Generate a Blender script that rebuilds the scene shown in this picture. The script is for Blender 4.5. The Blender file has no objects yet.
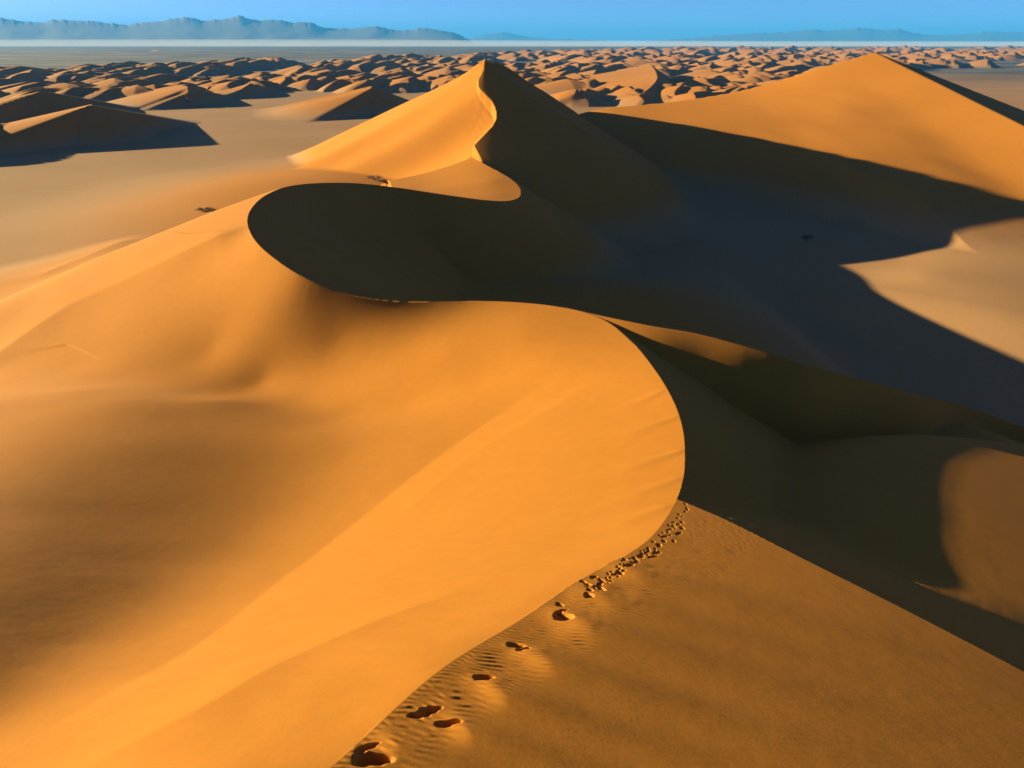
import bpy, math, random
import numpy as np

# ------------------------------------------------------------------ frame
# World units: metres. The drone (camera) hangs at the origin of the design frame; heights are
# designed relative to it and scaled by S at the end.
S = 0.5                      # design unit -> metres
PLAIN = -100.0               # gravel plain below the drone (design units)
F = 683.0                    # focal length in pixels of the 1024 px wide frame
PITCH = math.atan((384 - 42) / F)
CP, SP = math.cos(PITCH), math.sin(PITCH)
AZ = math.radians(17.0)      # sun ahead of the left-hand side
EL = math.radians(12.2)
SUN = np.array([-math.cos(EL) * math.cos(AZ), math.cos(EL) * math.sin(AZ), math.sin(EL)])

def ray(px, py):
    cy = 384.0 - py
    return (px - 512.0), F * CP + cy * SP, cy * CP - F * SP

def at(px, py, z):
    """ground point of height z seen in that direction"""
    rx, ry, rz = ray(px, py)
    k = z / rz
    return (rx * k, ry * k, z)

def aty(px, py, y):
    rx, ry, rz = ray(px, py)
    k = y / ry
    return (rx * k, y, rz * k)

def spline(P, step=0.012):
    """Catmull-Rom through 3-D points, resampled to a step proportional to distance"""
    P = np.array(P, float)
    Q = np.vstack([2 * P[0] - P[1], P, 2 * P[-1] - P[-2]])
    out = []
    for i in range(1, len(Q) - 2):
        p0, p1, p2, p3 = Q[i - 1], Q[i], Q[i + 1], Q[i + 2]
        r = np.hypot(p1[0], p1[1]); n = max(2, int(np.linalg.norm((p2 - p1)[:2]) / (step * r)) + 1)
        # centripetal-ish tangents
        d0 = max(np.linalg.norm((p1 - p0)[:2]), 1e-6) ** .5; d1 = max(np.linalg.norm((p2 - p1)[:2]), 1e-6) ** .5
        d2 = max(np.linalg.norm((p3 - p2)[:2]), 1e-6) ** .5
        m1 = d1 * ((p1 - p0) / d0 - (p2 - p0) / (d0 + d1) + (p2 - p1) / d1)
        m2 = d1 * ((p2 - p1) / d1 - (p3 - p1) / (d1 + d2) + (p3 - p2) / d2)
        t = np.linspace(0, 1, n, endpoint=False)[:, None]
        out.append((2*t**3 - 3*t**2 + 1) * p1 + (t**3 - 2*t**2 + t) * m1 + (-2*t**3 + 3*t**2) * p2 + (t**3 - t**2) * m2)
    out.append(P[-1:])
    return np.vstack(out)

def lp(x, y):
    return np.arctan2(x, y), 0.5 * np.log(x * x + y * y)

class RBF:
    """thin-plate surface through control points, in log-polar ground coordinates"""
    def __init__(self, pts, smooth=1e-5):
        pts = np.array(pts, float)
        u, v = lp(pts[:, 0], pts[:, 1])
        self.c = np.stack([u, v], 1)
        n = len(pts)
        K = self.k(np.hypot(u[:, None] - u[None], v[:, None] - v[None]))
        K[np.diag_indices(n)] += smooth
        Pm = np.stack([np.ones(n), u, v], 1)
        A = np.zeros((n + 3, n + 3)); A[:n, :n] = K; A[:n, n:] = Pm; A[n:, :n] = Pm.T
        # heights are stored as slope seen from the drone (z / r): keeps near and far comparable
        b = np.concatenate([pts[:, 2] / np.exp(v), np.zeros(3)])
        self.w = np.linalg.solve(A, b)
    @staticmethod
    def k(r):
        return r * r * np.log(r + 1e-9)
    def __call__(self, u, v):
        out = np.zeros(u.size); uf, vf = u.ravel(), v.ravel(); n = len(self.c)
        for a in range(0, uf.size, 20000):
            uu, vv = uf[a:a+20000], vf[a:a+20000]
            K = self.k(np.hypot(uu[:, None] - self.c[:, 0], vv[:, None] - self.c[:, 1]))
            out[a:a+20000] = K @ self.w[:n] + self.w[n] + self.w[n+1] * uu + self.w[n+2] * vv
        return (out * np.exp(vf)).reshape(u.shape)

# ------------------------------------------------------------------ noise
def hash2(ix, iy, seed):
    h = (ix.astype(np.int64) * 374761393 + iy.astype(np.int64) * 668265263 + seed * 982451653) & 0xffffffff
    h = ((h ^ (h >> 13)) * 1274126177) & 0xffffffff
    return ((h ^ (h >> 16)) & 0xffffff) / float(0xffffff)

def vnoise(x, y, seed=0):
    ix, iy = np.floor(x), np.floor(y); fx, fy = x - ix, y - iy
    fx = fx * fx * fx * (fx * (fx * 6 - 15) + 10); fy = fy * fy * fy * (fy * (fy * 6 - 15) + 10)
    a = hash2(ix, iy, seed); b = hash2(ix + 1, iy, seed); c = hash2(ix, iy + 1, seed); d = hash2(ix + 1, iy + 1, seed)
    return (a + (b - a) * fx) * (1 - fy) + (c + (d - c) * fx) * fy

def fbm(x, y, seed=0, o=4):
    s, a, t = 0.0, 1.0, 0.0
    for i in range(o):
        s = s + a * vnoise(x * 2**i + 17.3 * i, y * 2**i - 9.1 * i, seed + i); t += a; a *= .5
    return s / t

def sstep(a, b, x):
    t = np.clip((x - a) / (b - a), 0, 1); return t * t * (3 - 2 * t)

def smax(a, b, k):
    h = np.clip(.5 + .5 * (a - b) / k, 0, 1)
    return b + (a - b) * h + k * h * (1 - h)

def smin(a, b, k):
    return -smax(-a, -b, k)

# ------------------------------------------------------------------ crest lines
A_CREST = [(230,850,-13.2),(330,768,-15),(440,670,-17.5),(520,620,-20.5),(580,580,-23.5),(625,556,-26),(650,538,-28),(670,512,-30.8),
           (681,488,-32.9),(685,460,-34.8),(682,425,-36.9),(672,398,-38.5),(655,370,-40),(630,340,-41.3),(600,318,-42.1),(560,307,-42.8),(520,302.5,-43.4),
           (480,301,-43.8),(440,301.5,-43.8),(400,301,-43.5),(370,298,-43),(340,292,-42.2),(300,275,-40),(275,259,-38.6),(258,244,-37.6),(249,229,-37.8),(248,216,-38.6),
           (255,204,-40),(268,194,-42),(290,186,-44.8),(320,183,-47.5),(360,183.5,-51),(400,188,-54.3),(440,194,-57.3),(480,199.5,-61),
           (505,201,-63.6),(518,198,-65),(521,191,-65.2),(516,183,-64.3),(503,174,-63),(488,166,-61.8)]
# far crest, from the nested saddle up to the summit and on behind it
B_UP = [(472,157,418),(484,145,428),(493,134,435),(495,125,443),(491,114,451),(483,103,458),(477,93,465),(477,84,472),(480,75,478),(484,66,483),(486,62.5,487)]
B_LOW = [(388,180.5,388),(405,177.5,395),(425,173,403),(450,165.5,410),(472,157,418)]
A3 = spline([at(*p) for p in A_CREST] + [aty(472,157,418)])
B3 = spline([aty(*p) for p in B_UP])
BL3 = spline([aty(*p) for p in B_LOW])
SUMMIT = B3[-1]
sx, sy, sz = SUMMIT
C3 = spline([SUMMIT, (-13,508,-12.5), (-9,530,-13.6), (-4,560,-17), (1,600,-22.5), (13,650,-32), (26,700,-46), (41,760,-65), (61,840,-98)])
LX, LY = math.cos(AZ), -math.sin(AZ)           # away-from-sun ground direction
_iE = int(np.argmin(np.hypot(*(A3[:, :2] - np.array(at(678, 499, -31.8))[:2]).T)))
_w = A3[:_iE+1, 1] * LX - A3[:_iE+1, 0] * LY * 1.0
_wl = A3[:_iE+1, 0] * LX + A3[:_iE+1, 1] * LY
_o = np.argsort(_w)
QK0, QK1 = .035, .0044
def flank(x, y):
    """gentle near flank: falls from the crest away from the sun a little less steeply than the sun stands"""
    w = y * LX - x * LY; l = x * LX + y * LY
    zc = np.interp(w, _w[_o], A3[:_iE+1, 2][_o]); lc = np.interp(w, _w[_o], _wl[_o])
    over = w < _w.min()
    zc = zc + np.where(over, (_w.min() - w) * .3, 0)
    over2 = np.maximum(w - _w.max(), 0)
    zc = zc - over2 * .15
    m = np.maximum(l - lc, 0)
    return zc - QK0 * m - .5 * QK1 * np.minimum(m, 40)**2 - np.maximum(m - 40, 0) * QK1 * 40
def at_flank(px, py):
    z = -33.0
    for _ in range(60):
        p = at(px, py, z); z = .6 * z + .4 * float(flank(np.array(p[0]), np.array(p[1])))
    return at(px, py, z)
E3 = spline([tuple(A3[_iE])] + [at_flank(*p) for p in [(720,517),(800,557),(900,607),(1024,672),(1150,745),(1300,840)]])
BK3 = spline([SUMMIT, aty(464,74,500), aty(440,86.5,515), aty(400,105,545), aty(350,129,588), aty(310,148,640), aty(287,157,690)])
MID = {
 4: ([aty(12,152,775), aty(42,141.5,785), aty(65,124,795), aty(84,107.5,810), aty(92,105.2,835), aty(90,104.5,870)], .2),
 5: ([aty(-10,126,930), aty(10,113,960), aty(26,100,985), aty(38,92,1010), aty(44,91,1040)], .2),
 6: ([aty(130,106,1240), aty(160,103,1250), aty(184,98,1250), aty(188,88,1300), aty(180,85,1380)], .2),
 7: ([(-720,560,-100), (-640,620,-84), (-575,676,-68), (-560,740,-70), (-600,860,-95)], .2),
 8: ([aty(575,108.5,1235), aty(600,106,1290), aty(625,100.5,1330), aty(644,92,1390), aty(656,81,1490), aty(656,72,1660), aty(651,64.8,1880)], .17),
 9: ([aty(310,112,1180), aty(352,104,1150), aty(368,92,1150), aty(372,86,1180)], .2),
 11: ([aty(-60,98,1500), aty(0,88,1560), aty(30,81,1620), aty(44,80,1700)], .17),
 12: ([aty(200,96,1420), aty(232,93,1440), aty(246,86,1500), aty(250,83,1600)], .19),
 13: ([aty(98,85,1750), aty(130,80,1790), aty(146,76,1850)], .2),
}
MID = {k: (spline(P, .02), kw) for k, (P, kw) in MID.items()}
def zshadow(x, y, crests):
    """height of the shadow that the given crest lines throw over a point"""
    w = y * LX - x * LY; l = x * LX + y * LY; best = -1e9
    for P in crests:
        cw = P[:, 1] * LX - P[:, 0] * LY; cl = P[:, 0] * LX + P[:, 1] * LY
        for i in range(len(P) - 1):
            if (cw[i] - w) * (cw[i+1] - w) <= 0 and cw[i] != cw[i+1]:
                t = (w - cw[i]) / (cw[i+1] - cw[i]); c = cl[i] + t * (cl[i+1] - cl[i])
                if c < l: best = max(best, P[i][2] + t * (P[i+1][2] - P[i][2]) - math.tan(EL) * (l - c))
    return best
def on_shadow(px, py, crests, z0=-25, z1=-120):
    for z in np.arange(z0, z1, -.1):
        p = at(px, py, z)
        if zshadow(p[0], p[1], crests) >= z: return p
    return at(px, py, z1)
C3[3:, 2] += (vnoise(np.arange(len(C3) - 3) * .8, np.zeros(len(C3) - 3) + .5, 77) - .5) * 2.2
SP3 = spline([at(566,308,-42.7), at(610,317,-42.2), at(650,325,-42.2), at(700,334,-42.9), at(750,347,-43.9), at(800,362,-45.7), at(850,376,-50.5), at(910,392,-59), at(970,408,-73), at(1060,440,-83)])

def seg_dist(x, y, P):
    """nearest distance, side (+ = right of travel), z at nearest point, index parameter"""
    out_d = np.full(x.shape, 1e9); out_s = np.zeros(x.shape); out_z = np.zeros(x.shape); out_t = np.zeros(x.shape)
    qx = np.zeros(x.shape); qy = np.zeros(x.shape)
    for i in range(len(P) - 1):
        ax, ay, az = P[i]; bx, by, bz = P[i+1]
        dx, dy = bx - ax, by - ay; L2 = dx*dx + dy*dy + 1e-12
        t = np.clip(((x - ax) * dx + (y - ay) * dy) / L2, 0, 1)
        ex, ey = x - (ax + t*dx), y - (ay + t*dy)
        d = ex*ex + ey*ey
        m = d < out_d
        out_d = np.where(m, d, out_d)
        out_s = np.where(m, -(dx * ey - dy * ex), out_s)
        out_z = np.where(m, az + t*(bz - az), out_z); out_t = np.where(m, i + t, out_t)
        qx = np.where(m, ax + t*dx, qx); qy = np.where(m, ay + t*dy, qy)
    return np.sqrt(out_d), np.sign(out_s), out_z, out_t, qx, qy

def seg_env(x, y, P, fall):
    """upper envelope over all crest pieces of height minus fall(distance, offset x, offset y)"""
    out = np.full(x.shape, -1e9); fo = np.zeros(x.shape)
    for i in range(len(P) - 1):
        ax, ay, az = P[i]; bx, by, bz = P[i+1]
        dx, dy = bx - ax, by - ay; L2 = dx*dx + dy*dy + 1e-12
        t = np.clip(((x - ax) * dx + (y - ay) * dy) / L2, 0, 1)
        ex, ey = x - (ax + t*dx), y - (ay + t*dy); d = np.sqrt(ex*ex + ey*ey) + 1e-9
        drop, f = fall(d, ex / d, ey / d, dx, dy)
        h = az + t*(bz - az) - drop; m = h > out
        out = np.where(m, h, out); fo = np.where(m, f, fo)
    return out, fo

def inside(x, y, poly):
    r = np.zeros(x.shape, bool); n = len(poly)
    for i in range(n):
        x1, y1 = poly[i][:2]; x2, y2 = poly[(i+1) % n][:2]
        c = ((y1 > y) != (y2 > y)) & (x < (x2 - x1) * (y - y1) / (y2 - y1 + 1e-12) + x1)
        r ^= c
    return r

# ------------------------------------------------------------------ the windward (left, lit) surface
# the lit windward side of the front dune: ground points (x, y, height)
W_NEAR = [[-8.1,2.7,-14.15],[-7.7,3.6,-13.93],[-7.2,4.4,-13.71],[-6.7,5.3,-13.46],[-6.0,6.0,-13.24],[-8.9,3.5,-14.09],[-8.4,4.5,-13.87],[-7.8,5.4,-13.65],[-7.2,6.3,-13.45],[-6.4,7.1,-13.32],[-10.2,3.4,-14.29],[-9.7,4.5,-14.11],[-9.1,5.6,-13.96],[-8.4,6.6,-13.85],[-7.6,7.5,-13.81],[-6.7,8.4,-13.94],[-5.7,9.1,-14.29],[-11.2,4.4,-14.38],[-10.6,5.7,-14.32],[-9.9,6.9,-14.32],[-9.0,7.9,-14.39],[-8.0,8.9,-14.58],[-7.0,9.8,-14.9],[-5.8,10.5,-15.29],[-12.8,4.2,-14.61],[-12.2,5.7,-14.66],[-11.5,7.0,-14.79],[-10.6,8.3,-15.0],[-9.6,9.5,-15.28],[-8.4,10.5,-15.63],[-7.2,11.4,-16.03],[-5.8,12.2,-16.32],[-4.4,12.7,-16.47],[-14.0,5.6,-14.92],[-13.3,7.1,-15.2],[-12.4,8.6,-15.57],[-11.3,10.0,-16.0],[-10.1,11.2,-16.43],[-8.8,12.3,-16.82],[-7.3,13.2,-17.11],[-5.7,14.0,-17.32],[-4.1,14.5,-17.41],[-16.1,5.3,-15.07],[-15.4,7.2,-15.47],[-14.4,8.9,-16.03],[-13.3,10.5,-16.66],[-12.0,11.9,-17.26],[-10.6,13.2,-17.72],[-9.0,14.4,-18.02],[-7.3,15.3,-18.33],[-5.5,16.0,-18.5],[-3.6,16.6,-18.59],[-17.7,7.0,-15.56],[-16.7,9.0,-16.25],[-15.6,10.9,-17.13],[-14.3,12.6,-18.0],[-12.7,14.1,-18.66],[-11.0,15.5,-19.12],[-9.2,16.7,-19.53],[-7.2,17.6,-19.87],[-5.1,18.3,-19.97],[-3.0,18.8,-20.03],[-20.2,6.7,-15.54],[-19.3,9.0,-16.22],[-18.2,11.2,-17.21],[-16.8,13.2,-18.53],[-15.2,15.0,-19.54],[-13.3,16.7,-20.28],[-11.3,18.1,-20.94],[-9.2,19.3,-21.4],[-6.9,20.2,-21.57],[-4.6,20.8,-21.63],[-2.1,21.2,-21.54],[-22.2,8.8,-16.09],[-21.1,11.3,-16.93],[-19.6,13.7,-18.14],[-17.9,15.8,-19.88],[-16.0,17.8,-21.38],[-13.9,19.5,-22.38],[-11.5,21.0,-23.0],[-9.1,22.1,-23.32],[-6.5,23.0,-23.39],[-3.8,23.6,-23.3],[-1.0,23.9,-23.05],[-25.5,8.5,-16.15],[-24.3,11.3,-16.78],[-22.9,14.0,-17.79],[-21.1,16.6,-19.34],[-19.1,18.9,-21.86],[-16.8,21.0,-23.7],[-14.3,22.7,-24.64],[-11.6,24.2,-25.17],[-8.7,25.4,-25.32],[-5.7,26.2,-25.27],[-2.7,26.7,-25.03],[0.4,26.8,-24.65],[-28.0,11.1,-16.98],[-26.5,14.2,-17.79],[-24.7,17.2,-19.19],[-22.6,19.9,-21.48],[-20.2,22.4,-24.4],[-17.4,24.5,-26.16],[-14.5,26.4,-27.03],[-11.4,27.9,-27.39],[-8.1,29.0,-27.45],[-4.7,29.7,-27.29],[-1.3,30.1,-26.95],[2.2,30.0,-26.42],[-32.1,10.7,-17.64],[-30.6,14.3,-18.17],[-28.8,17.7,-19.3],[-26.6,20.9,-21.23],[-24.0,23.8,-24.22],[-21.1,26.4,-27.08],[-17.9,28.6,-28.81],[-14.5,30.5,-29.56],[-10.9,32.0,-29.83],[-7.2,33.0,-29.78],[-3.4,33.6,-29.46],[0.5,33.8,-28.92],[4.4,33.5,-28.2],[-35.2,14.0,-19.05],[-33.4,17.9,-19.79],[-31.1,21.6,-21.29],[-28.4,25.1,-23.79],[-25.4,28.2,-27.06],[-22.0,30.9,-30.0],[-18.3,33.2,-31.71],[-14.3,35.1,-32.34],[-10.2,36.5,-32.4],[-6.0,37.4,-32.1],[-1.6,37.9,-31.54],[2.7,37.8,-30.76],[7.0,37.2,-29.84],[-40.4,13.4,-20.57],[-38.5,18.0,-20.85],[-36.2,22.3,-21.81],[-33.4,26.3,-23.69],[-30.2,29.9,-26.74],[-26.6,33.2,-30.28],[-22.6,36.0,-33.26],[-18.3,38.4,-34.72],[-13.8,40.2,-35.1],[-9.1,41.5,-34.84],[-4.2,42.3,-34.24],[0.6,42.5,-33.39],[5.5,42.2,-32.38],[-44.3,17.6,-22.61],[-42.0,22.6,-22.98],[-39.2,27.2,-24.19],[-35.8,31.6,-26.51],[-31.9,35.5,-30.2],[-27.6,38.9,-34.02],[-23.0,41.8,-36.63],[-18.0,44.2,-37.74],[-12.9,45.9,-37.6],[-7.5,47.1,-37.02],[-2.1,47.7,-36.09],[3.4,47.6,-34.95],[8.9,46.9,-33.74],[-50.8,16.9,-25.14],[-48.5,22.6,-24.94],[-45.6,28.0,-25.48],[-42.1,33.1,-27.06],[-38.0,37.7,-30.08],[-33.4,41.8,-34.09],[-28.4,45.3,-37.51],[-23.0,48.3,-39.74],[-17.3,50.6,-40.27],[-11.4,52.3,-39.83],[-5.3,53.3,-38.82],[0.8,53.5,-37.55],[6.9,53.1,-36.16],[-55.8,22.1,-27.6],[-52.9,28.4,-27.52],[-49.3,34.3,-28.35],[-45.0,39.7,-30.38],[-40.2,44.6,-33.94],[-34.8,48.9,-37.77],[-28.9,52.6,-40.82],[-22.7,55.6,-42.48],[-16.2,57.8,-42.55],[-9.4,59.3,-41.58],[-2.6,60.0,-40.26],[4.3,59.9,-38.65],[11.2,59.0,-37.03],[-63.9,21.2,-30.78],[-61.1,28.4,-30.22],[-57.4,35.3,-30.41],[-53.0,41.6,-31.62],[-47.9,47.4,-34.09],[-42.1,52.6,-37.69],[-35.8,57.1,-41.11],[-29.0,60.8,-43.65],[-21.8,63.7,-44.74],[-14.4,65.8,-44.24],[-6.7,67.0,-42.93],[1.0,67.4,-41.2],[8.7,66.8,-39.36],[-70.2,27.9,-33.37],[-66.6,35.8,-33.07],[-62.0,43.2,-33.6],[-56.7,50.0,-35.16],[-50.6,56.2,-37.85],[-43.8,61.6,-41.1],[-36.4,66.2,-44.06],[-28.6,70.0,-46.1],[-20.4,72.8,-46.62],[-11.9,74.6,-45.54],[-3.2,75.5,-43.92],[5.4,75.4,-41.9],[14.0,74.3,-39.85],[-80.5,26.7,-36.87],[-76.9,35.8,-36.2],[-72.2,44.4,-36.18],[-66.7,52.4,-37.02],[-60.2,59.7,-38.81],[-53.0,66.2,-41.33],[-45.0,71.8,-44.09],[-36.5,76.5,-46.72],[-27.5,80.2,-48.36],[-18.1,82.8,-48.35],[-8.5,84.4,-46.91],[1.3,84.8,-44.64],[11.0,84.1,-41.97],[-88.4,35.1,-39.78],[-83.8,45.0,-39.28],[-78.1,54.3,-39.48],[-71.3,62.9,-40.54],[-63.6,70.7,-42.34],[-55.1,77.5,-44.61],[-45.8,83.3,-47.32],[-36.0,88.0,-50.03],[-25.6,91.6,-51.53],[-15.0,93.9,-49.83],[-4.1,95.0,-46.61],[6.8,94.9,-43.29],[-101.3,33.6,-43.84],[-96.7,45.0,-42.94],[-90.9,55.8,-42.54],[-83.9,65.9,-42.91],[-75.8,75.1,-44.19],[-66.7,83.3,-45.89],[-56.7,90.4,-48.0],[-45.9,96.3,-51.24],[-34.6,100.9,-53.62],[-22.8,104.2,-50.7],[-10.7,106.2,-46.51],[1.6,106.7,-43.76],[-111.3,44.2,-47.29],[-105.5,56.6,-46.41],[-98.3,68.4,-46.02],[-89.8,79.2,-46.51],[-80.1,89.0,-47.97],[-69.4,97.6,-49.98],[-57.7,104.9,-53.32],[-45.3,110.8,-54.89],[-32.3,115.3,-49.02],[-127.4,42.3,-52.24],[-121.7,56.7,-51.25],[-114.4,70.3,-50.51],[-95.4,94.5,-51.28],[-83.9,104.8,-53.42],[-71.3,113.8,-55.26],[-57.8,121.2,-52.83],[-132.7,71.3,-56.13],[-123.7,86.0,-55.93],[-113.0,99.7,-56.38],[-100.8,112.0,-57.37],[-87.3,122.8,-57.52],[-72.6,132.0,-51.6],[-144.0,88.5,-61.91],[-132.9,104.4,-62.28],[-120.1,119.0,-62.44],[-105.6,132.0,-60.64],[-89.8,143.2,-53.38],[-72.8,152.6,-42.91],[-142.2,125.4,-67.37],[-126.9,140.9,-65.29],[-109.9,154.6,-56.73],[-91.4,166.1,-47.41],[-132.9,166.1,-61.21],[-113.0,180.2,-53.18],[-91.6,192.0,-46.33]]
W_CTL = [tuple(p) for p in W_NEAR] + [at(*p) for p in [
    (0,304,-76),(45,277,-82),(88,259,-86),(141,239,-92),(190,211,-97),(-150,300,-92),(-200,430,-50),(-150,340,-78),
    (215,207,-105),(250,198,-105),(280,190,-104),(310,184,-104),
    (0,270,-95),(60,250,-99),(0,240,-100),(-200,270,-100),(100,225,-100),(0,200,-100),(100,190,-100),(0,165,-100),(150,165,-100),
    (-200,200,-100),(-200,150,-100),(0,140,-100),(100,140,-100),(200,140,-100),
]]
W_CTL = [p if p[2] > -98 or (p[0] > -60) else (p[0], p[1], p[2] - 7) for p in W_CTL]
W_CTL += [(-300, 1200, PLAIN), (0, 1100, PLAIN), (-900, 1500, PLAIN), (-600, 700, PLAIN), (-1500, 3000, PLAIN), (0, 3000, PLAIN), (-3000, 500, PLAIN),
          (-400, 200, -99), (-250, 60, -80), (-120, 20, -50), (-60, 5, -30), (-20, 0, -15), (-3, 3, -13), (-400,900,PLAIN)]
W_CTL += [tuple(p) for p in A3[::5] if p[1] < 335]
W_CTL += [(-60,420,-106),(-100,450,-108),(-20,430,-100),(-150,470,-108),(-60,560,-108),(60,520,-108),(0,480,-106),(-140,380,-106),(-110,360,-98),(-75,345,-85),(-200,420,-107),(-120,620,-107),(20,400,-95)]
# nested saddle below the far dune's toe
NEST = [(-58,335,-65.8),(-40,340,-66),(-20,345,-65.4),(-46,362,-67.3),(-28,380,-65),(-62,352,-67),(-30,310,-62.6),(-8,328,-64.6),(-10,362,-63.8),(-80,325,-67)]

# ------------------------------------------------------------------ shaded side, valley, second dune
DX = aty(875,52,700)
F_CTL = [at(*p) for p in [
    (700,430,-56),(760,450,-62),(850,480,-66),(780,520,-52),(880,560,-52),(850,440,-70),
    (900,520,-60),(960,500,-62),(1000,480,-66),(1024,560,-58),(1080,500,-66),(960,600,-50),(1024,620,-50),(1000,425,-75),(920,440,-68),
    (1200,560,-60),(1200,450,-75),(1300,380,-90),
    (700,300,-88),(760,320,-92),(870,302,-101),(900,330,-101),(960,340,-101),(1024,337,-101),(1024,400,-101),(1024,360,-101),(950,313,-100.4),(1024,327,-100.4),(900,400,-86),(1150,400,-101),(1100,345,-101),
    (950,285,-98.7),(1024,300,-98.5),(1024,260,-97.5),(930,275,-98.9),(1200,300,-100),(1200,250,-99),(1500,300,-100),
    (850,275,-104),(900,260,-102),(940,253,-99.3),
    (640,280,-92),(560,260,-98),(600,230,-102),(700,240,-102),(780,240,-102),(850,240,-101),(950,230,-97),(1024,228,-94),
    (700,200,-100),(800,210,-100),(880,200,-100),(1024,192,-92),(1100,190,-95),(1200,200,-98),
    (700,160,-100),(800,160,-100),(900,160,-100),(600,140,-100),(700,130,-100),(800,130,-100),(1000,140,-100),
]]
HUMP_W = [36, 41.5, 44.8, 47.1, 50.2, 56.5, 64.4, 79.5, 93, 107.4, 125, 150]
HUMP_L = [27, 25.2, 24.4, 23.3, 22.5, 23.2, 25.1, 29.8, 35.5, 44.3, 62, 95]
HUMP_Z = [-35.2, -36.1, -36.9, -37.6, -38.3, -40.0, -42.2, -46.4, -50.3, -55.1, -64, -82]
def hump(x, y):
    """low dune flank whose top just reaches out of the shadow"""
    w = y * LX - x * LY; l = x * LX + y * LY
    ww = np.linspace(36, 150, 115); k = np.exp(-.5 * (np.arange(-12, 13) / 4.0)**2); k /= k.sum()
    sm = lambda a: np.convolve(np.pad(np.interp(ww, HUMP_W, a), 12, mode='reflect', reflect_type='odd'), k, 'valid')
    lb = np.interp(w, ww, sm(HUMP_L)); zb = np.interp(w, ww, sm(HUMP_Z))
    d = l - lb
    z = zb - np.where(d > 0, .14 * d + .0006 * d * d, .216 * d + .0 * d)
    z = z + np.where(d < 0, .09 * d - .012 * d * d, 0) + np.where(w < 36, (w - 36) * .3, 0) - np.where(w > 150, (w - 150) * .6, 0)
    return z
ARETE = [DX, aty(905,69,646), aty(950,95,579), aty(985,115,536), aty(1024,137.5,492), aty(1120,195,372)]
F_CTL += [(700,500,PLAIN),(1500,900,PLAIN),(600,200,PLAIN),(300,100,-80),(150,50,-60),(80,20,-45),(60,0,-40),(500,-100,-90)]

# ------------------------------------------------------------------ the grid (polar round the drone's foot point)
def build_axes(q=1.0):
    th = [0.0]; step = math.radians(0.075) / q
    while th[-1] < math.radians(44): th.append(th[-1] + step)
    s = step
    while th[-1] < math.radians(80): s *= 1.03; th.append(th[-1] + min(s, math.radians(1.2)))
    th = np.array(sorted([-t for t in th[1:]] + th))
    r = [7.0]
    while r[-1] < 90000:
        R = r[-1]
        if R < 55: k = .0028
        elif R < 700: k = .0034
        elif R < 3500: k = .0042
        elif R < 9000: k = .008
        else: k = .04
        r.append(R * (1 + k / q))
    return th, np.array(r)

def upsampled(fn, th, r, n=6):
    """evaluate a smooth surface on every n-th node and interpolate (it is smooth at that scale)"""
    u = np.linspace(th[0], th[-1], int((th[-1] - th[0]) / .006)); v = np.linspace(math.log(r[0]), math.log(r[-1]), int(math.log(r[-1] / r[0]) / .012))
    U, V = np.meshgrid(u, v, indexing='ij')
    G = fn(U, V)
    # Catmull-Rom in both directions
    def cr(G, src, dst, axis):
        G = np.moveaxis(G, axis, 0)
        f = (dst - src[0]) / (src[1] - src[0]); i = np.clip(np.floor(f).astype(int), 1, len(src) - 3); t = (f - i)
        t = t.reshape((-1,) + (1,) * (G.ndim - 1))
        p0, p1, p2, p3 = G[i-1], G[i], G[i+1], G[i+2]
        o = .5 * ((2*p1) + (-p0 + p2)*t + (2*p0 - 5*p1 + 4*p2 - p3)*t*t + (-p0 + 3*p1 - 3*p2 + p3)*t**3)
        return np.moveaxis(o, 0, axis)
    return cr(cr(G, u, th, 0), v, np.log(r), 1)

def cone_env(x, y, P, slope):
    """repose surface: upper envelope of cones standing on a crest line"""
    out = np.full(x.shape, -1e9)
    for p, k in zip(P, np.broadcast_to(slope, (len(P),))):
        np.maximum(out, p[2] - k * np.hypot(x - p[0], y - p[1]), out=out)
    return out


def ridge_dune(H, ids, idn, x, y, P, k_wind, k_slip, toe=3.0, reach=None):
    P = np.array(P); c = P[:, :2].mean(0); R = (reach or 1.0) * (100 / min(k_wind, k_slip))
    hmax = P[:, 2].max() - PLAIN
    R = hmax / min(k_wind, k_slip) + np.hypot(*(P[:, :2] - c).T).max()
    m = np.hypot(x - c[0], y - c[1]) < R
    if not m.any(): return
    xx, yy = x[m], y[m]
    def fall(d, ux, uy, dx, dy):
        f = sstep(-.1, .55, ux * LX + uy * LY)
        return (k_wind + (k_slip - k_wind) * f) * d, f
    h, f = seg_env(xx, yy, P, fall)
    cur = H[m]
    new = smax(h, cur, toe * (1 - .6 * f))
    ids[m] = np.where(h > cur, idn, ids[m])
    H[m] = new

def barchan(H, x, y, cx, cy, h, w, lw, curve, rot):
    R = max(w, lw) * 1.3 + h * 2
    m = np.where((np.abs(x - cx) < R) & (np.abs(y - cy) < R))
    if not len(m[0]): return
    dx, dy = x[m] - cx, y[m] - cy
    ca, sa = math.cos(rot), math.sin(rot)
    wx, wy = LX*ca - LY*sa, LX*sa + LY*ca
    a = dx*wx + dy*wy; b = (-dx*wy + dy*wx) / w
    ab = np.abs(b)
    ac = lw * (curve * b*b + .10*np.sin(3.1*b + cx) + .05*np.sin(7.3*b + cy))
    dome = lambda a: h * (1 - .75*np.maximum(-a, 0)/lw - .25*(a/lw)**2 - ab**1.6 - .1*np.sin(2.2*b + cx)*b)
    z = np.where(a < ac, dome(a), dome(ac) - .6 * (a - ac))
    z = np.minimum(z, dome(np.minimum(a, ac))) + PLAIN
    H[m] = smax(z, H[m], h * .08)

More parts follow.
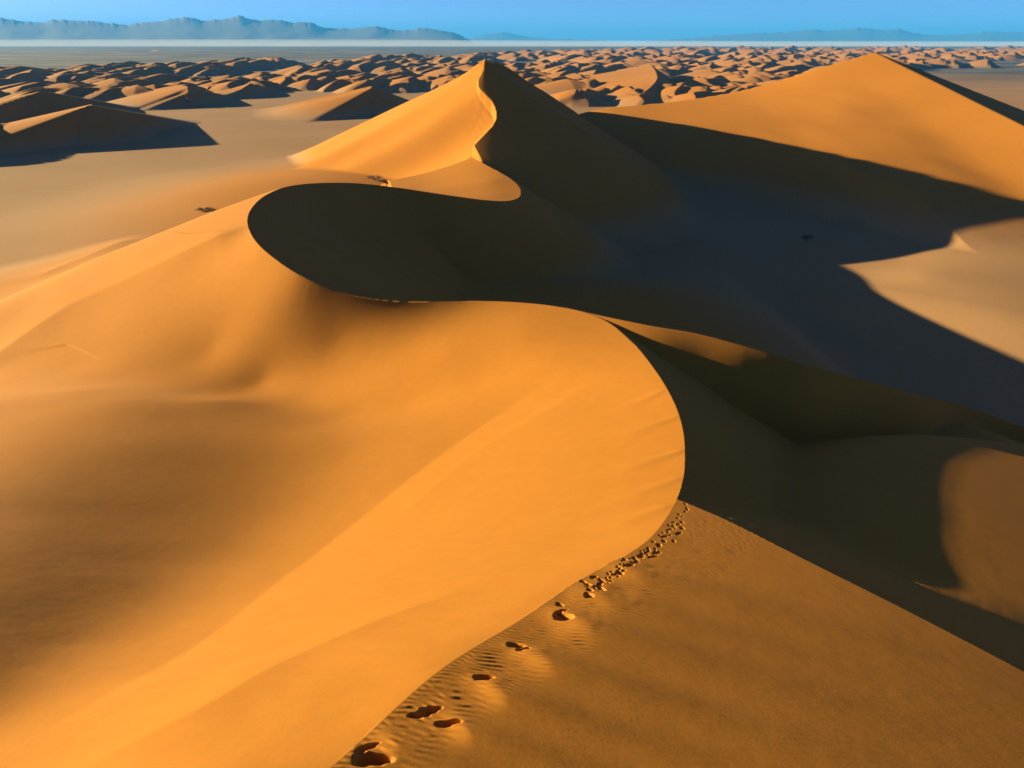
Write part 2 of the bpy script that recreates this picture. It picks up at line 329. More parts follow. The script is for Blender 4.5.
def on_surface(px, py, fn, k0=7.0, k1=420.0):
    rx, ry, rz = ray(px, py); n = math.hypot(rx, ry)
    ks = np.exp(np.linspace(math.log(k0 / n), math.log(k1 / n), 700))
    hh = fn(rx * ks, ry * ks) - rz * ks; i = int(np.argmax(hh >= 0)); k = ks[i]
    return rx * k, ry * k, rz * k

def detail_W(W, X, Y, R):
    """creases and wind-cut folds on the sunlit side"""
    rb = RBF(W_CTL); f = lambda x, y: rb(*lp(x, y))
    def cusp(pts, slope, width, fade=2):
        P_ = spline([on_surface(px, py, f) for px, py in pts])
        rr = np.hypot(P_[:, 0], P_[:, 1]); m = (R > rr.min() * .7) & (R < rr.max() * 1.4) & (np.arctan2(X, Y) < .45)
        d, s_, z, t, qx, qy = seg_dist(X[m], Y[m], P_)
        L = width * R[m]; e = np.minimum(t, len(P_) - 1 - t) / (len(P_) - 1)
        W[m] += slope * L * np.exp(-np.sqrt(d * d + (.06 * L)**2) / L) * sstep(0, .22, e) * sstep(3.2, 1.6, d / L)
    cusp([(-60,790),(0,755),(100,697),(200,640),(300,562),(400,484),(500,412),(560,370),(612,337)], -.075, .10)
    cusp([(20,800),(70,775),(200,712),(300,657),(380,622),(440,600),(480,585)], .085, .09)
    cusp([(-40,385),(0,359),(59,318),(103,297),(176,262),(235,233),(262,212)], .11, .07)
    cusp([(29,283),(88,259),(141,239)], .09, .05)
    cusp([(600,375),(540,415),(470,455),(380,530)], .035, .05)
    cusp([(620,350),(560,395),(480,445),(400,505)], -.02, .04)
    # short raised wind streaks running in from the bend of the crest
    for px0, py0, px1, py1, a in [(680,418,600,446,.07),(683,452,610,474,.08),(681,480,600,508,.06),(668,508,590,536,.05),(664,392,610,416,.05)]:
        x0, y0, _ = on_surface(px0 - 4, py0, f); x1, y1, _ = on_surface(px1, py1, f)
        P_ = spline([(x0, y0, 0), ((x0+x1)/2, (y0+y1)/2 + .25, 0), (x1, y1, 0)])
        m = np.hypot(X - (x0+x1)/2, Y - (y0+y1)/2) < 14
        d, s_, z, t, qx, qy = seg_dist(X[m], Y[m], P_)
        e = t / (len(P_) - 1); wd = .55 + 1.4 * e
        W[m] += a * 1.2 * np.exp(-(d / wd)**2) * sstep(1, .5, e)
    # irregular smaller relief, stretched along the wind
    m = R < 330
    xm, ym = X[m], Y[m]; wx = 9 * np.sin(ym / 17 + xm / 31) + 5 * np.sin(xm / 9 - ym / 13 + 1); wy = 7 * np.sin(xm / 23 + 2) + 4 * np.sin(ym / 11 + xm / 19)
    rel = np.sin((.83 * xm + .56 * ym + wx) / 8.3) + .6 * np.sin((.95 * xm + .3 * ym - wy) / 4.7 + 1.3) + .4 * np.sin((.7 * xm + .7 * ym + wx * .5) / 2.6 + .4)
    W[m] += rel * .00042 * R[m] * sstep(330, 200, R[m]) * (.4 + .6 * np.sin(ym / 27 - xm / 45)**2)

PRINTS = [(374,761,40,15,-8),(368,749,24,7,14),(430,712,24,11,20),(418,717,20,6,0),(449,726,26,8,4),(484,679,20,10,8),(517,647,19,5,0),(523,651,14,5,-16),
          (564,620,20,8,0),(562,613,12,5,0),(560,606,8,4,0),(589,599,10,5,0),(601,591,10,4,-16),(590,593,7,3,0),(602,582,8,3,-8),(594,578,7,3,0),(600,586,6,3,0),(588,586,8,3,0),(583,583,7,3,0),
          (620,576,8,4,-8),(630,568,8,4,-5),(637,563,6,3,0),(641,557,7,3,0),(653,557,9,4,0),(657,553,8,3,0),(659,546,6,3,0),(664,542,5,3,0),(674,542,4,3,0),(679,534,6,3,8),(682,529,5,3,0),(682,523,4,2,0),(625,561,5,3,0),(597,562,4,2,0)]
def detail_flank(H, X, Y, R, isQ):
    """ripples, slumped sand and the trail of footprints beside the crest"""
    rnd = random.Random(5)
    m = (R < 62) & (np.abs(np.arctan2(X, Y)) < .9) & isQ
    x, y = X[m], Y[m]
    A_ = A3[:_iE + 1]
    d, s_, z, t, qx, qy = seg_dist(x, y, A_)
    rr = R[m]; h = np.zeros(x.shape)
    # wind ripples between the crest and the trail
    zone = sstep(.0, .02, d / rr) * sstep(.19, .12, d / rr + .03 * (fbm(x * .9, y * .9, 3, 2) - .5)) * sstep(50, 34, rr)
    wl = .17 + .0035 * rr
    ph = (y * 1.0 + .22 * x + .5 * (fbm(x / 1.6, y / 1.6, 8, 3) - .5) + .05 * (fbm(x / .7, y / .35, 9, 2) - .5))
    W_ = np.sin(2 * math.pi * ph / .27)
    h += .021 * (W_ + .25 * np.sin(4 * math.pi * ph / .27)) * zone * (.8 + .4 * fbm(x / 1.5, y / .8, 12, 2))
    # faint ripples over the rest of the flank
    ph2 = y * .75 + .5 * x + .8 * (fbm(x / 3, y / 3, 14, 3) - .5)
    h += .0009 * np.sin(2 * math.pi * ph2 / .31) * (1 - zone) * sstep(26, 14, rr) * fbm(x / 2.5, y / 2.5, 15, 2)
    # slumps: sand pushed over the edge by the walkers
    for px, py, L_, hh in [(398,748,1.15,.10),(470,733,1.25,.13),(505,697,1.25,.13),(551,666,1.5,.15),(591,631,1.7,.15),(612,604,1.6,.10),(640,578,1.6,.09)]:
        cx, cy, _ = on_surface(px, py, flank)
        r0 = math.hypot(cx, cy); sc_ = r0 / 18.0
        dx, dy = x - cx, y - cy; a = dx * LX + dy * LY; b = -dx * LY + dy * LX
        a = a + .25 * b + .18 * np.sin(b * 2.2 / sc_)
        L2 = L_ * sc_
        prof = np.where(a < 0, np.exp(-(a / (.75 * L2))**2), np.exp(-np.abs(a / (3.6 * L2))**1.6))
        h += hh * sc_ * 1.9 * prof * np.exp(-(b / (.75 * L2))**2)
    prints = [(a_, b_, c_ * .95, d_ * .8, e_) for a_, b_, c_, d_, e_ in PRINTS]
    for k in range(95):                       # the trodden band farther along the crest
        f_ = rnd.random() ** .8; i_ = 583 + (683 - 583) * f_
        j_ = np.interp(i_, [583, 600, 625, 650, 670, 680, 684], [589, 577, 560, 543, 522, 505, 492])
        prints.append((i_ + rnd.uniform(1, 15 - 7 * f_), j_ + rnd.uniform(0, 7), rnd.uniform(2.4, 5) * (1 - .4 * f_), rnd.uniform(1.1, 2.1), rnd.uniform(-15, 15)))
    for px, py, ln, wd, rot in prints:
        cx, cy, _ = on_surface(px, py, flank); r0 = math.sqrt(cx*cx + cy*cy + flank(np.array(cx), np.array(cy))**2)
        p1 = on_surface(px + 3, py, flank); p2 = on_surface(px, py + 2, flank)
        # image axes on the ground
        ex = np.array([p1[0] - cx, p1[1] - cy]) / 3; ey = np.array([p2[0] - cx, p2[1] - cy]) / 2
        M_ = np.linalg.inv(np.array([[ex[0], ey[0]], [ex[1], ey[1]]]))
        u = M_[0, 0] * (x - cx) + M_[0, 1] * (y - cy); v = M_[1, 0] * (x - cx) + M_[1, 1] * (y - cy)
        nr_ = (np.abs(u) < ln * 1.6) & (np.abs(v) < wd * 2.6)
        if not nr_.any(): continue
        ca, sa = math.cos(math.radians(rot)), math.sin(math.radians(rot))
        a = (u[nr_] * ca - v[nr_] * sa) / (ln * .5); b = (u[nr_] * sa + v[nr_] * ca) / (wd * .5)
        q_ = np.sqrt(a * a + (b * (1 + .35 * a))**2) + .14 * (fbm(a * 1.7 + px, b * 1.7, 21, 2) - .5)
        size = ln * r0 / F
        dep = .33 * size
        h[nr_] += -dep * sstep(1.25, .55, q_) + .10 * dep * np.exp(-((q_ - 1.4) / .3)**2) * .15
    H[m] += h

def build_terrain(q=1.0):
    th, r = build_axes(q)
    TH, R = np.meshgrid(th, r, indexing='ij')
    X, Y = R * np.sin(TH), R * np.cos(TH)
    # move the grid nodes nearest to a crest onto it, so every crest is a clean edge
    cell = R * np.maximum(np.gradient(r)[None] / r[None], np.gradient(th)[:, None])
    snapz = np.full(X.shape, np.nan)
    for P in [A3, B3, BL3, E3, C3, BK3] + [v_[0] for v_ in MID.values()]:
        Rm = np.hypot(P[:, 0], P[:, 1])
        m = np.zeros(X.shape, bool)
        for i in range(0, len(P), 4):
            rr = Rm[i]; g = P[i]
            i0, i1 = np.searchsorted(th, np.arctan2(g[0], g[1]) + np.array([-.05, .05])); j0, j1 = np.searchsorted(r, [rr*.94, rr*1.06])
            m[i0:i1, j0:j1] = True
        idx = np.where(m & np.isnan(snapz))
        xx, yy = X[idx], Y[idx]
        d, s, z, t, qx, qy = seg_dist(xx, yy, P)
        # width of the local cell across the crest
        dr = xx * 0 + np.interp(np.hypot(xx, yy), r, np.gradient(r)); dt = np.hypot(xx, yy) * np.interp(np.arctan2(xx, yy), th, np.gradient(th))
        ur = (xx, yy); n = np.hypot(xx, yy); ex, ey = (qx - xx), (qy - yy)
        er = (ex*xx + ey*yy) / n / dr; et = (ex*yy - ey*xx) / n / dt
        near = (np.abs(er) <= .52) & (np.abs(et) <= .52) & ((np.abs(er) < .5) | (np.abs(et) < .5))
        near = (er*er + et*et) < .55
        ii = (idx[0][near], idx[1][near])
        X[ii], Y[ii] = qx[near], qy[near]; snapz[ii] = z[near] if P[0][1] < 600 else -1e9
    U, V = TH, np.log(R)
    # three surfaces meeting along the crests
    W = upsampled(RBF(W_CTL), th, r)
    NS = upsampled(RBF(NEST + [tuple(p) for p in A3[int(np.argmin(np.hypot(*(A3[:, :2] - np.array(at(390, 186.5, -53.5))[:2]).T)))::2]] + [tuple(p) for p in BL3[::2]], 1e-5), th, r)
    Q = flank(X, Y)
    FL = upsampled(RBF(F_CTL), th, r)
    far_l = sstep(440, 540, R)
    W = W * (1 - far_l) + PLAIN * far_l
    FL = FL * (1 - far_l) + PLAIN * far_l
    BC = np.vstack([BK3[::-1], C3[1:]])
    mb = (R > 250) & (R < 1100) & (X < 260)
    xb, yb = X[mb], Y[mb]
    db, sb, zb, _, _, _ = seg_dist(xb, yb, BC)
    FB = np.vstack([BL3, B3[1:], BK3[1:]])
    fw = FB[:, 1] * LX - FB[:, 0] * LY; fl = FB[:, 0] * LX + FB[:, 1] * LY
    wq = np.linspace(fw.min(), fw.max(), 400); o_ = np.argsort(fw)
    kk = np.exp(-.5 * (np.arange(-6, 7) / 2.5)**2); kk /= kk.sum()
    smo = lambda a: np.convolve(np.pad(np.interp(wq, fw[o_], a[o_]), 6, mode='edge'), kk, 'valid')
    wb = yb * LX - xb * LY; lb_ = xb * LX + yb * LY
    zc_ = np.interp(wb, wq, smo(FB[:, 2])) - np.maximum(wq[0] - wb, 0) * 2.5 - np.maximum(wb - wq[-1], 0) * .6
    mm_ = np.interp(wb, wq, smo(fl)) - lb_
    wv = wb + 10 * fbm(xb / 70, yb / 70, 31, 2)
    face = zc_ - np.where(mm_ > 0, .58 * mm_ - .0006 * np.minimum(mm_, 160)**2, -1.2 * mm_)
    face = face + (1.0 * np.sin(wv / 7.5 + mm_ / 60) + .5 * np.sin(wv / 3.6 + 1 - mm_ / 40)) * sstep(3, 40, mm_) * sstep(-96, -80, face)
    lee = seg_env(xb, yb, BC, lambda d, ux, uy, dx, dy: (.42 * d, d))[0]
    far_face = np.full(X.shape, -1e9); far_face[mb] = np.where(sb < 0, lee, face)
    toe = np.hypot(X + 120, (Y - 450) * .8)
    apron = PLAIN + 20 * np.exp(-(toe / 140)**2) * sstep(200, 330, R) * sstep(60, -60, X)
    W = smax(W, apron, 3.0)
    W = smax(W, far_face, 3.0)
    W = smax(W, PLAIN + 0 * W, 3.0) - .0; FL = smax(FL, PLAIN - 14 * sstep(460, 300, R), 1.0)
    detail_W(W, X, Y, R)
    FL = FL - 11.0 * sstep(-12, 44, -((X - 184.5) * .70 + (Y - 272) * .715)) * sstep(95, 130, X) * sstep(120, 170, R)
    # regions
    left_poly = [(-400, -400)] + [(A3[0][0]-6, A3[0][1]-12)] + [tuple(p[:2]) for p in A3] + [tuple(p[:2]) for p in B3[1:]] + [tuple(p[:2]) for p in C3[1:]] + [(4000, 9000), (0, 1e5), (-1e5, 1e5), (-1e5, -400)]
    isW = inside(X, Y, left_poly)
    q_poly = [(A3[0][0]-6, A3[0][1]-12)] + [tuple(p[:2]) for p in A3[:np.argmin(np.hypot(*(A3[:, :2] - E3[0, :2]).T))+1]] + [tuple(p[:2]) for p in E3] + [(400, -300), (0, -300)]
    isQ = inside(X, Y, q_poly) & ~isW
    iT = int(np.argmin(np.hypot(*(A3[:, :2] - np.array(at(390, 186.5, -53.5))[:2]).T)))
    n_poly = [tuple(p[:2]) for p in BL3] + [tuple(p[:2]) for p in A3[:iT:-1]]
    isN = inside(X, Y, n_poly) & isW
    iN = int(np.argmin(np.hypot(*(A3[:, :2] - E3[0, :2]).T)))
    ids = np.zeros(X.shape, np.int8)            # 0 plain 1 foreground dune 2 far dune 3 second peak 4.. others
    # shaded side
    iN = np.argmin(np.hypot(*(A3[:, :2] - E3[0, :2]).T))
    cA = np.full(X.shape, -1e9); ma = (R < 520) & ~isW; cA[ma] = cone_env(X[ma], Y[ma], A3[iN:], .62)
    def near(P, k, out):
        m = np.zeros(X.shape, bool); R0 = np.hypot(P[:, 0], P[:, 1])
        for i in range(0, len(P), 3):
            i0, i1 = np.searchsorted(th, math.atan2(P[i, 0], P[i, 1]) + np.array([-.06, .06])); j0, j1 = np.searchsorted(r, [R0[i] * .93, R0[i] * 1.07]); m[i0:i1, j0:j1] = True
        d, s, z, t, qx, qy = seg_dist(X[m], Y[m], P)
        out[m] = np.maximum(out[m], z - k * d)
        return m, d, z, qx, qy
    def gridval(G, x, y):
        i = np.interp(np.arctan2(x, y), th, np.arange(len(th))); j = np.interp(np.hypot(x, y), r, np.arange(len(r)))
        i0 = np.minimum(i.astype(int), len(th) - 2); j0 = np.minimum(j.astype(int), len(r) - 2); a = i - i0; b = j - j0
        return (G[i0, j0] * (1-b) + G[i0, j0+1] * b) * (1-a) + (G[i0+1, j0] * (1-b) + G[i0+1, j0+1] * b) * a
    mA, dA, zA, qxA, qyA = near(A3, 9, np.full(X.shape, -1e9))
    for G in (W, NS):
        corr = (zA - gridval(G, qxA, qyA)) * sstep(.05, 0, dA / R[mA])
        G[mA] = G[mA] + corr
    for P_ in (B3, BL3):
        mB, dB, zB, qxB, qyB = near(P_, 9, np.full(X.shape, -1e9))
        for G in ((W, NS) if P_ is BL3 else (W,)):
            G[mB] = G[mB] + (zB - gridval(G, qxB, qyB)) * sstep(.05, 0, dB / R[mB])
    near(A3[iN:], .62, cA)
    cE = cone_env(X, Y, E3[::3], .58); near(E3, .58, cE)
    cB = cone_env(X, Y, B3, .62); near(B3, .62, cB)
    cC = cone_env(X, Y, C3[::2], .60)
    cS = np.full(X.shape, -1e9); ms = (R < 400) & (X > SP3[0, 0]) & ~isW
    xs_, ys_ = X[ms], Y[ms]
    xo = np.interp(xs_ + (ys_ - np.interp(xs_, SP3[:, 0], SP3[:, 1])) * -.25, SP3[:, 0], SP3[:, 0])
    n_ = (ys_ - np.interp(xo, SP3[:, 0], SP3[:, 1]))
    xq_ = np.linspace(SP3[0, 0], SP3[-1, 0], 300); k9 = np.exp(-.5 * (np.arange(-24, 25) / 9.0)**2); k9 /= k9.sum()
    zs_ = np.interp(xo, xq_, np.convolve(np.pad(np.interp(xq_, SP3[:, 0], SP3[:, 2]), 24, mode='edge'), k9, 'valid'))
    g_ = np.clip((xo - 17) / 32, 0, 1.5); dn = np.maximum(-n_, 0)
    down_ = (.03 + .08 * g_ + .40 * g_ * g_) * dn + (.02 + .05 * g_ * g_) * np.minimum(dn, 10)**2 + .5 * np.maximum(dn - 10, 0)
    cS[ms] = zs_ - np.where(n_ > 0, .6 * n_, down_)
    cS[ms] -= np.maximum(xs_ - SP3[-1, 0], 0) * .6
    Rr = smax(np.maximum(np.maximum(cA, cE), cS), np.maximum(cB, cC), 2.0)
    mh = (R < 330) & (X > 8) & ~isW & ~isQ
    hp = np.full(X.shape, -1e9); hp[mh] = hump(X[mh], Y[mh])
    Rr = smax(Rr, hp, 1.2)
    Hr = smax(Rr, FL, 3.0)
    H = np.where(isW, W, np.where(isQ, Q, Hr))
    H = np.where(isN, NS, H)
    fg = ((W > PLAIN + 2) & (R < 420)) & isW | isQ | (~isW & (np.maximum(np.maximum(cA, cE), cS) > np.maximum(FL, np.maximum(cB, cC))))
    ids[fg] = 1
    bd = ((W > PLAIN + 2) & (R < 800) & isW & ~fg) | (~isW & ~isQ & (np.maximum(cB, cC) >= np.maximum(FL, np.maximum(cA, cS))))
    ids[bd & ~fg] = 2
    H = np.where(np.isnan(snapz) | (snapz < -1e8), H, snapz)
    shd = ~isW & ~isQ & (R < 600) & np.isnan(snapz) & (Rr > H - .5) & (hp < H - 1) & (cS < H - .3)
    H[shd] += (fbm(X[shd] / 22 + Y[shd] / 40, Y[shd] / 9, 61, 3) - .5) * .008 * np.minimum(R[shd], 300) * sstep(0, 12, H[shd] - PLAIN) * sstep(.01, .08, np.minimum(seg_dist(X[shd], Y[shd], A3[iN::4])[0], seg_dist(X[shd], Y[shd], B3[::4])[0]) / R[shd])
    detail_flank(H, X, Y, R, isQ)
    # the second pyramid dune: three sand faces meeting in a summit
    px, py, pz = DX
    xr = np.linspace(-200, 800, 1001)
    rz_ = np.interp(xr, [-200, -100, 0, 84, 141, 178, 215, 250, 282, 320, 334, 350, 800], [-130, -104, -78, -56.5, -52, -47.5, -41.5, -32.5, -22.5, -12.2, -8.5, -4.4, 112])
    ks_ = np.exp(-.5 * (np.arange(-40, 41) / 9.0)**2); ks_ /= ks_.sum()
    rs_ = np.convolve(np.pad(rz_, 40, mode='edge'), ks_, 'valid')
    gx_ = np.interp(xr, [0, 84, 150, 214, 242, 300, 334], [.08, .10, .12, .145, .165, .222, .227])
    gx_ = np.convolve(np.pad(gx_, 40, mode='edge'), ks_, 'valid')
    dyv = py - Y
    lit = np.interp(X, xr, rs_) - np.interp(X, xr, gx_) * dyv
    st_ = np.interp(X, [84, 158, 214, 242, 307], [75, 105, 181, 275, 300])
    lit = lit - np.interp(X, [130, 200, 310], [.3, .15, 0]) * np.maximum(dyv - st_ - 10, 0)**1.15 * .55
    lit = lit + (fbm(X / 60 + Y / 200, Y / 90, 51, 3) - .5) * 2.2 * sstep(10, 80, dyv)
    shade = pz - .27 * (X - px) + .19 * (Y - py)
    back = np.interp(X, xr, rs_) - .45 * (Y - py)
    rx, ry = 68.0, -83.0; L = math.hypot(rx, ry)
    off = ((X - px) * (-ry) + (Y - py) * rx) / L
    along = ((X - px) * rx + (Y - py) * ry) / L
    back2 = pz - .318 * along - .5 * off
    D = np.minimum(np.minimum(lit, shade), np.minimum(back, back2))
    D = np.where((R > 1300) | (Y < 250), -1e3, D)
    ids[(D > H) & (R > 250)] = 3
    H = np.where(R > 250, smax(D, H, 2.5), H)
    # named dunes of the middle distance
    for k_, (P_, kw_) in MID.items(): ridge_dune(H, ids, k_, X, Y, P_, kw_, .6, 4)
    # the dune field
    rng = random.Random(7)
    n = 0; B = []
    while n < 4600:
        y = 1250 * math.exp(rng.random()**.8 * 2.3); t = rng.uniform(-.85, .85); x = y * t
        pxx = 512 + F * t * y / (y * CP + 100 * SP); pyy = 384 - F * ((-100 * CP + y * SP) / (y * CP + 100 * SP))
        lim = np.interp(pxx, [-200, 0, 150, 300, 450, 600, 700, 1100], [80, 77, 70, 63, 58, 54, 49, 48])
        if pyy < lim and rng.random() > .002: continue
        if 915 < pxx and pyy > 68: n += 1; continue
        if pxx < 330 and y < 1350: n += 1; continue
        k = (y / 2000) ** .42
        if float(fbm(np.array(x / 420.0), np.array(y / 700.0), 91, 3)) < .44: n += 1; continue
        h = min(30, 17 * math.exp(rng.gauss(0, .58))) * k; w = h * rng.uniform(2.6, 5.2); lw = h * rng.uniform(3.2, 5.0)
        B.append((x, y, h, w, lw, rng.uniform(-.1, .55), rng.gauss(0, .35))); n += 1
    H0 = H.copy()
    jr = np.searchsorted(r, 1000)
    Xs, Ys, Hs = X[:, jr:], Y[:, jr:], H[:, jr:].copy()
    rs = r[jr:]
    for b in B:
        rad = max(b[3], b[4]) * 1.3 + b[2] * 2; R0 = math.hypot(b[0], b[1]); t0 = math.atan2(b[0], b[1])
        i0, i1 = np.searchsorted(th, [t0 - rad / R0, t0 + rad / R0]); j0, j1 = np.searchsorted(rs, [R0 - rad, R0 + rad])
        if i1 <= i0 or j1 <= j0: continue
        sub = Hs[i0:i1, j0:j1]; barchan(sub, Xs[i0:i1, j0:j1], Ys[i0:i1, j0:j1], *b); Hs[i0:i1, j0:j1] = sub
    ch = Hs > H0[:, jr:] + 1e-3
    sid = ids[:, jr:]; sid[ch] = 10
    ids[:, jr:][(r[jr:] > 1150)[None] & (ids[:, jr:] == 0) & (r[jr:] < 12000)[None]] = 10
    H[:, jr:] = Hs
    dist_extra = dict(isW=isW, isQ=isQ, snap=~np.isnan(snapz), A=(cA))
    return th, r, X, Y, H, ids, dist_extra

# ------------------------------------------------------------------ meshes
def vertex_normals(P, T):
    fn = np.cross(P[T[:, 1]] - P[T[:, 0]], P[T[:, 2]] - P[T[:, 0]])
    N = np.zeros_like(P)
    for k in range(3):
        for c in range(3):
            N[:, c] += np.bincount(T[:, k], fn[:, c], len(P))
    return N / (np.linalg.norm(N, axis=1, keepdims=True) + 1e-20)

def make_mesh(name, P, T, N=None, attrs=None):
    me = bpy.data.meshes.new(name)
    me.vertices.add(len(P)); me.vertices.foreach_set('co', P.astype(np.float32).ravel())
    me.loops.add(T.size); me.loops.foreach_set('vertex_index', T.astype(np.int32).ravel())
    me.polygons.add(len(T)); me.polygons.foreach_set('loop_start', np.arange(0, T.size, 3, dtype=np.int32))
    me.polygons.foreach_set('use_smooth', np.ones(len(T), bool))
    me.update(calc_edges=True)
    for k, a in (attrs or {}).items():
        at_ = me.attributes.new(k, 'FLOAT', 'POINT'); at_.data.foreach_set('value', a.astype(np.float32))
    if N is not None: me.normals_split_custom_set_from_vertices(N.astype(np.float32))
    o = bpy.data.objects.new(name, me); bpy.context.scene.collection.objects.link(o)
    return o

QUALITY = 1.0
th, r, X, Y, H, ids, ex = build_terrain(QUALITY)
nt, nr = X.shape
P = np.stack([X, Y, H], -1).reshape(-1, 3) * S
I = np.arange(nt * nr).reshape(nt, nr)
a, b, c, d = I[:-1, :-1].ravel(), I[1:, :-1].ravel(), I[1:, 1:].ravel(), I[:-1, 1:].ravel()   # a(th,r) b(th+,r) c(th+,r+) d(th,r+)
sn = ex['snap'].ravel()
diag = (sn[a] & sn[c]) | (~(sn[b] & sn[d]) & (np.abs(P[a, 2] - P[c, 2]) <= np.abs(P[b, 2] - P[d, 2])))
T1 = np.where(diag[:, None], np.stack([a, b, c], 1), np.stack([a, b, d], 1))
T2 = np.where(diag[:, None], np.stack([a, c, d], 1), np.stack([b, c, d], 1))
T = np.vstack([T1, T2])
N = vertex_normals(P, T)
if N[len(N)//2, 2] < 0: T = T[:, ::-1]; N = -N
idf = ids.ravel()[T[:, 0]]
above = ((H - PLAIN) * S).ravel()

def mat(name):
    m = bpy.data.materials.new(name); m.use_nodes = True
    return m, m.node_tree, m.node_tree.nodes['Principled BSDF']

def sand_material():
    m, nt_, bs = mat('dune_sand')
    n = nt_.nodes; l = nt_.links
    at_ = n.new('ShaderNodeAttribute'); at_.attribute_name = 'cover'
    geo = n.new('ShaderNodeNewGeometry')
    no = n.new('ShaderNodeTexNoise'); no.inputs['Scale'].default_value = .02; no.inputs['Detail'].default_value = 6
    l.new(geo.outputs['Position'], no.inputs['Vector'])
    no2 = n.new('ShaderNodeTexNoise'); no2.inputs['Scale'].default_value = 1.3; no2.inputs['Detail'].default_value = 8
    l.new(geo.outputs['Position'], no2.inputs['Vector'])
    mix = n.new('ShaderNodeMix'); mix.data_type = 'RGBA'
    l.new(at_.outputs['Fac'], mix.inputs['Factor'])
    mix.inputs['A'].default_value = (.285, .162, .080, 1); mix.inputs['B'].default_value = (.335, .131, .0165, 1)
    a2 = n.new('ShaderNodeAttribute'); a2.attribute_name = 'flat'
    mx = n.new('ShaderNodeMix'); mx.data_type = 'RGBA'; l.new(a2.outputs['Fac'], mx.inputs['Factor']); l.new(mix.outputs['Result'], mx.inputs['A'])
    n3 = n.new('ShaderNodeTexNoise'); n3.inputs['Scale'].default_value = .006; n3.inputs['Detail'].default_value = 9; l.new(geo.outputs['Position'], n3.inputs['Vector'])
    r3 = n.new('ShaderNodeValToRGB'); l.new(n3.outputs['Fac'], r3.inputs['Fac']); r3.color_ramp.elements[0].position = .38; r3.color_ramp.elements[1].position = .72
    r3.color_ramp.elements[0].color = (.045, .05, .06, 1); r3.color_ramp.elements[1].color = (.19, .175, .16, 1)
    l.new(r3.outputs['Color'], mx.inputs['B']); mix = mx
    hs = n.new('ShaderNodeMix'); hs.data_type = 'RGBA'; hs.blend_type = 'MULTIPLY'; hs.inputs['Factor'].default_value = 1
    cr = n.new('ShaderNodeMapRange'); cr.inputs['From Min'].default_value = .3; cr.inputs['From Max'].default_value = .7; cr.inputs['To Min'].default_value = .88; cr.inputs['To Max'].default_value = 1.1
    ad = n.new('ShaderNodeMath'); ad.operation = 'ADD'; ad.use_clamp = False
    mm = n.new('ShaderNodeMath'); mm.operation = 'MULTIPLY'; mm.inputs[1].default_value = .3
    m2 = n.new('ShaderNodeMath'); m2.operation = 'MULTIPLY'; m2.inputs[1].default_value = .7
    l.new(no2.outputs['Fac'], mm.inputs[0]); l.new(no.outputs['Fac'], m2.inputs[0]); l.new(mm.outputs[0], ad.inputs[0]); l.new(m2.outputs[0], ad.inputs[1])
    l.new(ad.outputs[0], cr.inputs['Value'])
    cc = n.new('ShaderNodeCombineColor'); [l.new(cr.outputs[0], cc.inputs[i]) for i in range(3)]
    l.new(mix.outputs['Result'], hs.inputs['A']); l.new(cc.outputs[0], hs.inputs['B'])
    l.new(hs.outputs['Result'], bs.inputs['Base Color'])
    # fine relief: grain close by, wind ripples and small hummocks farther away
    prev = None
    for scale, dist, det in ((260.0, .001, 2), (22.0, .003, 5), (2.2, .012, 6), (.3, .05, 4)):
        tn = n.new('ShaderNodeTexNoise'); tn.inputs['Scale'].default_value = scale; tn.inputs['Detail'].default_value = det
        l.new(geo.outputs['Position'], tn.inputs['Vector'])
        bp = n.new('ShaderNodeBump'); bp.inputs['Distance'].default_value = dist; bp.inputs['Strength'].default_value = .55
        l.new(tn.outputs['Fac'], bp.inputs['Height'])
        if prev: l.new(prev.outputs['Normal'], bp.inputs['Normal'])
        prev = bp
    wt = n.new('ShaderNodeTexWave'); wt.bands_direction = 'Y'; wt.inputs['Scale'].default_value = 1.9; wt.inputs['Distortion'].default_value = 5; wt.inputs['Detail'].default_value = 3; wt.inputs['Detail Scale'].default_value = .6
    l.new(geo.outputs['Position'], wt.inputs['Vector'])
    bp = n.new('ShaderNodeBump'); bp.inputs['Distance'].default_value = .006; bp.inputs['Strength'].default_value = .12
    l.new(wt.outputs['Fac'], bp.inputs['Height']); l.new(prev.outputs['Normal'], bp.inputs['Normal'])
    l.new(bp.outputs['Normal'], bs.inputs['Normal'])
    bs.inputs['Roughness'].default_value = .95; bs.inputs['Specular IOR Level'].default_value = .1
    return m

SAND = sand_material()
NAMES = {0: 'desert_plain', 1: 'sand_dune', 2: 'sand_dune', 3: 'sand_dune', 4: 'sand_dune', 5: 'sand_dune', 6: 'sand_dune', 7: 'sand_dune', 8: 'sand_dune', 9: 'sand_dune', 10: 'dune_field', 11: 'sand_dune', 12: 'sand_dune', 13: 'sand_dune'}
LABELS = {11: 'long low dune on the far left edge with a pale lit top', 12: 'small dune with notched lit edge left of the tall sharp dune', 13: 'little lit dune in the second row on the far left',
 0: 'flat pale brown gravel plain between the dunes and out to the mountains',
 1: 'big winding crescent dune in front with footprints along its crest',
 2: 'tall dune with a sharp summit and long dark face, behind the winding crest',
 3: 'broad pyramid dune with smooth orange face and narrow dark right side',
 4: 'lone dune on the left plain casting the widest pointed shadow',
 5: 'small dune just beyond the left plain, behind the lone dune',
 6: 'low dune with stepped edge beside the tip of the left shadows',
 7: 'dune at the left edge of the plain seen only by its shadow tip',
 8: 'small curved dune with bright sickle face between the two tall peaks',
 9: 'low dune against the back foot of the tall sharp dune',
 10: 'field of hundreds of small dunes with dark shadows before the mountains'}
cover = sstep(1.0, 9.0, above) * (1 - .45 * sstep(900, 2600, np.hypot(X, Y))).ravel()
